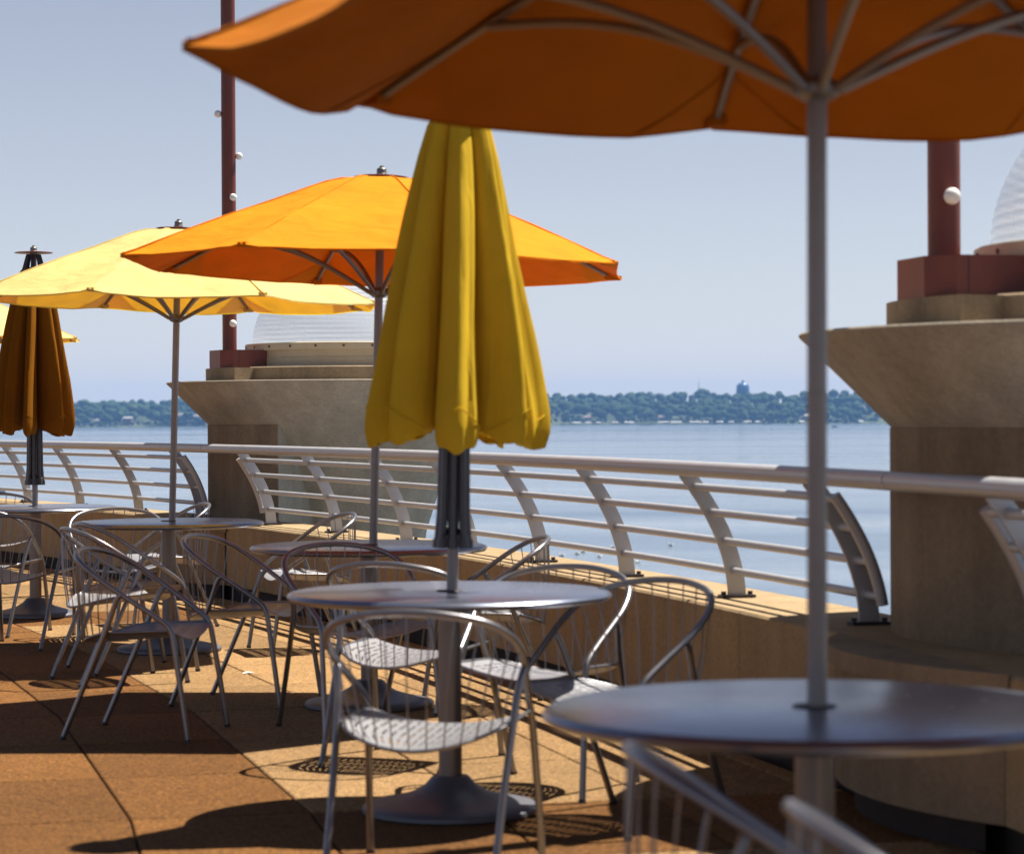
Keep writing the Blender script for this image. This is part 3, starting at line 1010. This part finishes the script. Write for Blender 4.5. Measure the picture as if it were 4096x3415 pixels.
# ------------------------------------------------------------------ umbrellas
RIBS = 8
UR = 1.20
def rib_z(u):                     # u = 0 centre .. 1 corner; height above the table floor
    P = ((0.0, 2.440), (0.16, 2.436), (0.22, 2.415), (0.42, 2.318), (0.65, 2.212), (0.85, 2.110), (1.0, 2.030))
    for (a, b), (c, d) in zip(P, P[1:]):
        if u <= c:
            t = (u-a)/(c-a)
            return b + (d-b)*t
    return P[-1][1]
def rib_zs(u):
    return (rib_z(max(0, u-0.04)) + 2*rib_z(u) + rib_z(min(1, u+0.04)))/4
def panel_mesh(fab, seed, sag, patch=0):
    r2 = random.Random(seed)
    m_ = MB()
    NU, NS = 18, 12
    a0, a1 = -PI/RIBS, PI/RIBS
    def pt(u, s, dz):
        a = Vector((math.cos(a0), math.sin(a0), 0))*UR*u
        b = Vector((math.cos(a1), math.sin(a1), 0))*UR*u
        p = a*(1-s) + b*s
        z = rib_zs(u)
        sg = math.sin(PI*s)
        z -= sag*sg*u**1.6*(1 + 0.25*math.sin(5*s+seed))
        p *= 1.0 - 0.012*sg*max(0, (u-0.7)/0.3)
        if u > 0.75:
            z += 0.004*math.sin(9*PI*s+seed*2)*(u-0.75)*4*(abs(s-0.5)*2)**2
        e_ = (abs(s-0.5)*2)**3
        z += 0.0045*e_*u*math.sin(26*u + 3.1*seed)*(1-abs(s-0.5)*2+0.15)*3
        return (p.x, p.y, z+dz)
    if patch:                        # half of a doubled corner patch, sewn under the cloth
        n = 6
        rows = []
        for i in range(n+1):
            u = 0.79 + (0.992-0.79)*i/n
            wd = 0.24*i/n
            rows.append([pt(u, (wd*k/4) if patch < 0 else (1-wd*k/4), -0.0055) for k in range(5)])
        m_.add([p for r in rows for p in r], [(a*5+b, a*5+b+1, a*5+b+6, a*5+b+5) for a in range(n) for b in range(4)])
        return m_.mesh('corner_patch', fab, smooth=60)
    us = [0.045 + (1-0.045)*i/NU for i in range(NU+1)]
    for dz in (0.0, -0.0022):
        n0 = len(m_.v)
        pts = [pt(u, s/NS, dz) for u in us for s in range(NS+1)]
        fs = []
        for i in range(NU):
            for k in range(NS):
                q = i*(NS+1)+k
                fs.append((q, q+1, q+NS+2, q+NS+1))
        m_.add(pts, fs)
    # hem: small rolled edge hanging from the rim
    hem = [pt(1.0, s/NS, -0.001) for s in range(NS+1)]
    n0 = len(m_.v)
    h2 = [(x*1.0005, y*1.0005, z-0.007) for x, y, z in hem]
    m_.add(hem + h2, [(k, k+1, NS+2+k, NS+1+k) for k in range(NS)])
    return m_.mesh('canopy_panel', fab, smooth=60)
def open_umbrella(x, y, rot, lean, dz, fab, label, group, hub=1.915, lean_y=0.0, sag=0.02):
    u = empty('patio_umbrella', (x, y, 0), (lean_y, lean, 0))
    tag(u, label, 'umbrella', group)
    m_ = MB(); m_.tube([(0, 0, 0.30), (0, 0, 2.40+dz)], 0.0192, 20); m_.build('pole', M['pole'], u)
    for i, fp in enumerate((0.98, 1.36)):
        m_ = MB(); m_.tube([(0, 0, fp), (0, 0, fp+0.012)], 0.0200, 20); m_.build('pole_joint', M['column'], u)
    pms = [panel_mesh(fab, 1, sag), panel_mesh(fab, 2, sag)]
    pat = [[panel_mesh(fab, q, sag, w) for w in (-1, 1)] for q in (1, 2)]
    rb = MB()
    rb.tube([(0.05 + (UR-0.055)*t, 0, rib_zs((0.05 + (UR-0.055)*t)/UR) - 0.016) for t in np.linspace(0, 0.97, 14)], 0.0095, 8)
    rbm = rb.mesh('rib', M['pole'])
    sb = MB()
    end = Vector((0.82, 0, rib_zs(0.82/UR)-0.022))
    st = Vector((0.045, 0, hub-0.0))
    path = []
    for t in np.linspace(0, 1, 12):
        p = st.lerp(Vector((end.x, 0, end.z)), t)
        p.z += 0.058*math.sin(PI*t)
        path.append(p)
    sb.tube(path, 0.0105, 8)
    sbm = sb.mesh('strut', M['pole'])
    tb_ = MB()
    tb_.box((UR-0.040, 0, rib_zs(0.966)-0.014), (0.062, 0.040, 0.020)); tb_.box((UR-0.075, 0, rib_zs(0.94)-0.024), (0.010, 0.044, 0.018))
    tbm = tb_.mesh('rib_pocket', fab, smooth=0)
    se = MB()
    se.tube([(UR*w, 0, rib_zs(w)+0.001) for w in np.linspace(0.10, 1.0, 16)], 0.0042, 6)
    sem = se.mesh('seam', fab, smooth=80)
    for k in range(RIBS):
        a = rot + 2*PI*k/RIBS
        link('seam', sem, u, (0, 0, dz), a + PI/RIBS)
        link('canopy_panel', pms[k % 2], u, (0, 0, dz), a)
        c = a + PI/RIBS
        link('rib', rbm, u, (0, 0, dz), c)
        link('strut', sbm, u, (0, 0, dz), c)
        for w in (0, 1):
            link('corner_patch', pat[k % 2][w], u, (0, 0, dz), a)
        link('rib_pocket', tbm, u, (0, 0, dz), c)
    m_ = MB(); m_.lathe([(0.019, hub-0.022), (0.027, hub-0.022), (0.044, hub-0.010), (0.045, hub+0.008), (0.030, hub+0.022), (0.019, hub+0.022)], 24)
    m_.build('runner', M['column'], u, loc=(0, 0, dz))
    m_ = MB(); m_.lathe([(0.0, 2.456), (0.118, 2.450), (0.128, 2.447), (0.128, 2.444), (0.0, 2.444)], 40); m_.build('vent_disc', M['red'], u, loc=(0, 0, dz))
    m_ = MB(); m_.lathe([(0.0, 2.503), (0.010, 2.500), (0.012, 2.492), (0.020, 2.489), (0.023, 2.484), (0.023, 2.466), (0.026, 2.464), (0.026, 2.459)], 20); m_.build('finial', M['column'], u, loc=(0, 0, dz))
    return u
OG = 'open umbrellas on the terrace'
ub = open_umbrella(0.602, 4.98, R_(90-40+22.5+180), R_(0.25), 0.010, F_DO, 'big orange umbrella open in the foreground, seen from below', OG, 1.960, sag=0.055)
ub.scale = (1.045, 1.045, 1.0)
open_umbrella(-0.662, 11.5, R_(90-26+22.5+180), R_(1.55), -0.014, F_OR, 'open orange umbrella over the table by the railing, sunlit', OG, lean_y=R_(-1.0), sag=0.012)
open_umbrella(-1.967, 14.3, R_(270+7.8), R_(1.55), -0.035, F_YE, 'open pale yellow umbrella between the orange one and the closed rust one', OG, 1.935, sag=0.03)
open_umbrella(-4.73, 20.7, R_(90-14+22.5+180), R_(0.5), -0.03, F_YE, 'pale yellow umbrella at left edge, only its tip in view', OG)

def closed_umbrella(x, y, lean, fab, label, seed, rot):
    r2 = random.Random(seed)
    u = empty('folded_umbrella', (x, y, 0), (0, lean, 0))
    tag(u, label, 'umbrella', 'closed umbrellas on the terrace')
    m_ = MB(); m_.tube([(0, 0, 0.30), (0, 0, 2.44)], 0.0192, 20); m_.build('pole', M['pole'], u)
    NZ, NA = 44, 160
    lob = [r2.uniform(-0.10, 0.10) for _ in range(RIBS)]
    amp = [r2.uniform(0.86, 1.10) for _ in range(RIBS)]
    dep = [r2.uniform(0.60, 0.86) for _ in range(RIBS)]
    drift = [r2.uniform(-0.16, 0.16) for _ in range(RIBS)]
    hz = [r2.uniform(-0.018, 0.018) for _ in range(RIBS)]
    grv = [(r2.uniform(0.24, 0.40) if r2.random() < 0.5 else r2.uniform(0.60, 0.76), r2.uniform(0.07, 0.16), r2.uniform(0.05, 0.09)) for _ in range(RIBS)]
    wts = [r2.uniform(0.75, 1.30) for _ in range(RIBS)]
    cum = [2*PI*sum(wts[:j])/sum(wts) for j in range(RIBS+1)]
    def lang(j, s, t=1.0):
        j = j % RIBS
        return rot + cum[j] + (cum[j+1]-cum[j])*s + (drift[j]*(1-s) + drift[(j+1) % RIBS]*s)*(t-0.5)*(1.0 + 0.6*math.sin(5*t+j))
    prof = ((2.352, 0.070), (2.31, 0.105), (2.20, 0.135), (2.00, 0.180), (1.80, 0.222), (1.60, 0.262), (1.45, 0.286), (1.34, 0.304), (1.28, 0.306), (1.22, 0.290))
    def Rz(z):
        for (a, b), (c, d) in zip(prof, prof[1:]):
            if z >= c:
                t = (a-z)/(a-c)
                return b + (d-b)*max(0, t)
        return prof[-1][1]
    pts = []
    for i in range(NZ+1):
        t = i/NZ
        for k in range(NA):
            ph = k/NA*RIBS
            j = int(ph) % RIBS
            s = ph - int(ph)
            s2 = min(1, max(0, s + lob[j]*math.sin(PI*s)))
            c = math.sin(PI*s2)                       # 0 in the crease, 1 on the lobe
            c2 = 0.55*c**0.6 + 0.45*(1-abs(2*s2-1))**0.85
            d0 = dep[j] if s > 0.5 else dep[j-1] if j else dep[-1]
            d0 = (dep[j]+dep[(j-1) % RIBS])/2 if s < 0.5 else (dep[j]+dep[(j+1) % RIBS])/2
            depth = d0*(0.55 + 0.45*min(1, t*1.6))
            zb = 1.268 + hz[j] - 0.052*c**1.5 + 0.007*math.sin(23*s + 5*j)
            z = 2.352 + (zb-2.352)*t
            r = Rz(z + 0.0)*(1-depth*(1-c2))*(1+(amp[j]-1)*t)
            r *= 1 + 0.02*math.sin(7*z + j*2.1)
            gs, gd, gw = grv[j]
            r *= 1 - gd*min(1, t*1.5)*math.exp(-((s-gs-0.05*math.sin(4*t+j))/gw)**2)
            a = lang(j, s, t)
            pts.append((r*math.cos(a), r*math.sin(a), z))
    # turn the hem under a little
    for k in range(NA):
        x_, y_, z_ = pts[NZ*NA+k]
        pts.append((x_*0.90, y_*0.90, z_+0.006))
    fs = []
    for i in range(NZ+1):
        for k in range(NA):
            l = (k+1) % NA
            fs.append((i*NA+k, i*NA+l, (i+1)*NA+l, (i+1)*NA+k))
    m_ = MB(); m_.add(pts, fs)
    m_.build('folded_canopy', fab, u, smooth=75)
    sm = MB()   # sewn seams of the corner patches: thin raised piping
    for j in range(RIBS):
        for sgn in (-1, 1):
            path = []
            for t in np.linspace(0, 1, 9):
                s = 0.5 + sgn*0.40*t
                c = math.sin(PI*s); c2 = 0.55*c**0.6 + 0.45*(1-abs(2*s-1))**0.85
                z = 1.355 - 0.075*t
                d0 = (dep[j]+dep[(j+sgn) % RIBS])/2
                r = Rz(z)*(1-d0*(1-c2))*amp[j] + 0.001
                a = lang(j, s, 0.92)
                path.append((r*math.cos(a), r*math.sin(a), z))
            sm.tube(path, 0.0025, 5)
    sm.build('seam', fab, u)
    for k in range(RIBS):
        a = rot + 2*PI*(k+0.5)/RIBS
        ca, sa = math.cos(a), math.sin(a)
        m_ = MB(); m_.tube([(0.040*ca, 0.040*sa, 1.6), (0.041*ca, 0.041*sa, 1.2), (0.044*ca, 0.044*sa, 1.0), (0.052*ca, 0.052*sa, 0.90)], 0.0125, 8)
        m_.tube([(0.052*ca, 0.052*sa, 0.915), (0.053*ca, 0.053*sa, 0.885)], 0.0160, 8)
        m_.build('strut', M['strut'], u)
        m_ = MB(); m_.box((0, 0, 0), (0.012, 0.024, 0.11)); 
        m_.v = [(p[0]+0.058+ (2.39-(p[2]+2.39))*0.28, p[1], p[2]+2.385) for p in m_.v]
        m_.build('rib', M['dark'], u, smooth=0, rz=a)
    m_ = MB(); m_.lathe([(0.02, 0.885), (0.055, 0.89), (0.058, 0.93), (0.03, 0.95)], 20); m_.build('runner', M['dark'], u)
    m_ = MB(); m_.lathe([(0.0, 2.462), (0.118, 2.456), (0.128, 2.453), (0.128, 2.450), (0.0, 2.450)], 40); m_.build('vent_disc', M['red'], u)
    m_ = MB(); m_.lathe([(0.0, 2.503), (0.010, 2.500), (0.012, 2.492), (0.020, 2.489), (0.023, 2.484), (0.023, 2.466), (0.026, 2.464), (0.026, 2.438)], 20); m_.build('finial', M['column'], u)
closed_umbrella(-0.218, 8.4, R_(1.1), F_MU, 'closed yellow umbrella hanging in deep folds over the sunlit table', 5, R_(-112))
closed_umbrella(-3.227, 16.9, R_(0.0), F_RU, 'closed rust orange umbrella at the left of the terrace', 11, R_(-108))

# ------------------------------------------------------------------ chairs
def make_chair():
    root = empty('terrace_chair')
    HR = 0.0115
    half = [(0.254, 0.242, 0.40), (0.252, 0.232, 0.445), (0.252, 0.205, 0.482), (0.262, 0.13, 0.535), (0.276, 0.05, 0.588), (0.286, -0.03, 0.642),
            (0.272, -0.115, 0.700), (0.215, -0.185, 0.744), (0.11, -0.228, 0.768)]
    P = half + [(0.0, -0.240, 0.775)] + [(-x, y, z) for x, y, z in half[::-1]]
    path = smooth_path(P, 6)
    m_ = MB(); m_.tube(path, HR, 10); m_.build('arm_hoop', M['chair'], root, smooth=80)
    for s in (-1, 1):
        m_ = MB(); m_.tube([(s*0.2535, 0.2385, 0.425), (s*0.262, 0.275, 0.20), (s*0.268, 0.305, 0.0)], HR*1.02, 10)
        fl = m_.build('leg', M['chair'], root, smooth=80)
        m_ = MB(); m_.tube([(s*0.2675, 0.303, 0.012), (s*0.2682, 0.306, 0.0004)], HR*1.18, 10); m_.build('foot_cap', M['dark'], fl)
        rp = smooth_path([(s*0.283, 0.030, 0.603), (s*0.276, 0.004, 0.578), (s*0.263, -0.045, 0.46), (s*0.252, -0.145, 0.23), (s*0.246, -0.245, 0.0)], 4)
        m_ = MB(); m_.tube(rp, HR, 10)
        rl = m_.build('leg', M['chair'], root, smooth=80)
        m_ = MB(); m_.tube([(s*0.2463, -0.240, 0.012), (s*0.246, -0.246, 0.0004)], HR*1.18, 10); m_.build('foot_cap', M['dark'], rl)
    # seat: dished sheet with rows of slots
    bm = bmesh.new()
    NX, NY = 72, 20
    def back_w(y):
        return 0.252*math.sqrt(max(0.0, 1-(y/-0.222)**2)) if y < 0 else 0.252 - 0.006*math.sin(PI*y/0.235)
    grid = []
    for j in range(NY+1):
        v = j/NY
        y = -0.2218 + (0.2218+0.238)*(1-math.cos(PI*v/2*0.999+0.02)) if False else -0.2215 + 0.4595*v
        row = []
        for i in range(NX+1):
            uu = -1 + 2*i/NX
            w = max(0.012, back_w(y))
            yy = y + (0.012*(1-uu*uu) if v > 0.9 else 0.012*(1-uu*uu)*v/0.9)
            xx = uu*w/0.252
            z = 0.440 + 0.014*v - (0.056 - 0.022*v)*(1-xx*xx) - 0.014*max(0, (v-0.8)/0.2)**2*(1-xx*xx)
            row.append(bm.verts.new((uu*w, yy, z)))
        grid.append(row)
    bm.verts.ensure_lookup_table()
    for j in range(NY):
        for i in range(NX):
            slot = (i % 4 == 1) and 4 < i < NX-4 and j in (3, 4, 5, 7, 8, 9, 11, 12, 13, 15, 16)
            if slot:
                continue
            bm.faces.new((grid[j][i], grid[j][i+1], grid[j+1][i+1], grid[j+1][i]))
    bmesh.ops.recalc_face_normals(bm, faces=bm.faces)
    bmesh.ops.solidify(bm, geom=bm.faces[:], thickness=0.004)
    me = bpy.data.meshes.new('seat'); bm.to_mesh(me); bm.free()
    me.materials.append(M['seat'])
    me.polygons.foreach_set('use_smooth', [True]*len(me.polygons)); me.set_sharp_from_angle(angle=R_(40))
    st = link('seat', me, root)
    m_ = MB()   # rolled rim of the seat
    rim = []
    for a in np.linspace(0, PI, 24):
        x_ = 0.253*math.cos(a); y_ = -0.2225*math.sin(a)
        uu = math.cos(a)
        v = (y_+0.2215)/0.4595
        rim.append((x_, y_, 0.440 + 0.014*v - (0.056 - 0.022*v)*(1-uu*uu) - 0.001))
    m_.tube([(0.253, 0.23, 0.455)] + rim + [(-0.253, 0.23, 0.455)], 0.006, 6)
    m_.build('seat_rim', M['chair'], root, smooth=80)
    # spokes
    n = len(path)
    for k in range(13):
        t = -1 + 2*k/12
        idx = (n-1)*(0.5 + 0.205*t)
        i0 = int(idx); f_ = idx-i0
        top = path[i0].lerp(path[min(i0+1, n-1)], f_)
        a = PI/2 + t*1.18
        bv = (-0.2225*math.sin(a)+0.2215)/0.4595
        bot = Vector((0.253*math.cos(a), -0.2225*math.sin(a), 0.440 + 0.014*bv - (0.056 - 0.022*bv)*(1-math.cos(a)**2)))
        mid = top.lerp(bot, 0.5) + Vector((0, -0.012, 0))
        m_ = MB(); m_.tube(smooth_path([top, mid, bot], 3), 0.0025, 6)
        m_.build('spoke', M['chair'], root, smooth=80)
    return root
chair0 = make_chair()
CG = 'silver hoop back chairs around the tables'
CHAIRS = [
    (-0.245, 7.25, 13, 'silver hoop chair in front of the sunlit table, its striped seat in the sun'),
    (0.36, 8.20, 222, 'silver hoop chair behind the nearest table, widest hoop in the photo'),
    (0.12, 8.95, 205, 'silver hoop chair right behind the sunlit table, hoop just above its rim'),
    (-0.08, 11.4, 262, 'silver chair seen side on between sunlit table and railing wall'),
    (-0.41, 9.60, 22, 'silver chair with sunlit seat left behind the sunlit table'),
    (-0.68, 10.67, 152, 'silver chair in front of the orange umbrella table, facing the viewer'),
    (-1.15, 14.3, 250, 'silver chair by the wall behind the orange umbrella table, white seat'),
    (-1.58, 10.54, 101, 'dark silver chair standing in the umbrella shadow, seen from its side'),
    (-1.278, 11.69, 106, 'silver chair left of the orange umbrella table, seat tinted orange'),
    (-2.03, 12.66, 63, 'silver chair with bright highlight along its arm, before pale yellow umbrella table'),
    (-2.05, 13.23, 63, 'silver chair tucked close behind the one with the bright arm'),
    (-2.40, 15.2, 165, 'silver chair left behind the pale yellow umbrella table, hoop arching over its rim'),
    (-2.20, 16.1, 250, 'silver chair against the wall right behind the pale yellow umbrella table'),
    (-2.88, 14.6, 15, 'silver chair with tall spokes before the rust umbrella table'),
    (-3.25, 15.5, 15, 'silver chair mostly hidden behind the tall spoked one at left edge'),
    (-3.80, 18.4, 170, 'silver chair beyond the rust umbrella table at the left edge'),
    (0.43, 4.10, 84, 'blurred silver chair tucked under the nearest table, hoop tip at its rim'),
    (0.63, 3.46, 84, 'blurred silver chair in the bottom right corner, closest to the viewer'),
]
for i, (x, y, h, lb) in enumerate(CHAIRS):
    c = chair0 if i == 0 else copy_tree(chair0)
    c.location = (x, y, 0.0)
    c.rotation_euler = (0, 0, -R_(h))
    tag(c, lb, 'chair', CG)

# ------------------------------------------------------------------ litter
M['paper'] = mat('white paper', (0.7, 0.69, 0.67), 0.8, 0, var=0.05, scale=40)
M['leaf'] = mat('dry leaf', (0.16, 0.05, 0.02), 0.8, 0, var=0.2, scale=60)
mb = MB(); mb.add([(-.05, -.02, .001), (0, -.028, .012), (.055, -.015, .002), (.05, .02, .004), (0, .024, .018), (-.045, .022, .003)], [(0, 1, 4, 5), (1, 2, 3, 4)])
o = mb.build('paper_scrap', M['paper'], smooth=0, loc=(-1.38, 13.0, 0.001), rz=0.4)
o.scale = (0.6, 0.6, 0.5)
tag(o, 'crumpled white paper scrap on the sunlit paving left of the orange umbrella table', 'paper scrap')
for k, (aa, dr, lb) in enumerate(((14.4, 0.12, 'dry red leaf on the wall ledge nearest the near concrete pier'), (16.1, 0.10, 'dry red leaf on the wall ledge between two railing posts'), (29.0, -0.12, 'dry red leaf on the wall ledge behind the rust umbrella table'))):
    x, y = pol(RC+dr, R_(aa))
    mb = MB(); mb.add([(-.022, 0, .002), (-.006, -.012, .006), (.024, 0, .003), (-.004, .013, .008), (0, 0, .001)], [(0, 1, 4), (1, 2, 4), (2, 3, 4), (3, 0, 4)])
    tag(mb.build('dry_leaf', M['leaf'], smooth=0, loc=(x, y, ZL+0.0005), rz=k*1.3), lb, 'leaf', 'dry leaves on the wall ledge')

# ------------------------------------------------------------------ haze
mz = bpy.data.materials.new('haze air')
mz.use_nodes = True
N, L = mz.node_tree.nodes, mz.node_tree.links
N.clear()
out = N.new('ShaderNodeOutputMaterial')
vol = N.new('ShaderNodeVolumePrincipled')
vol.inputs['Color'].default_value = (0.22, 0.46, 0.95, 1)
vol.inputs['Density'].default_value = 0.000095
L.new(vol.outputs[0], out.inputs['Volume'])
mb = MB()
mb.box((0, 2250, (LAKE_Z-3 + 85)/2), (12200, 7900, 85-(LAKE_Z-3)))
tag(mb.build('haze', mz, smooth=0), kind='stuff')
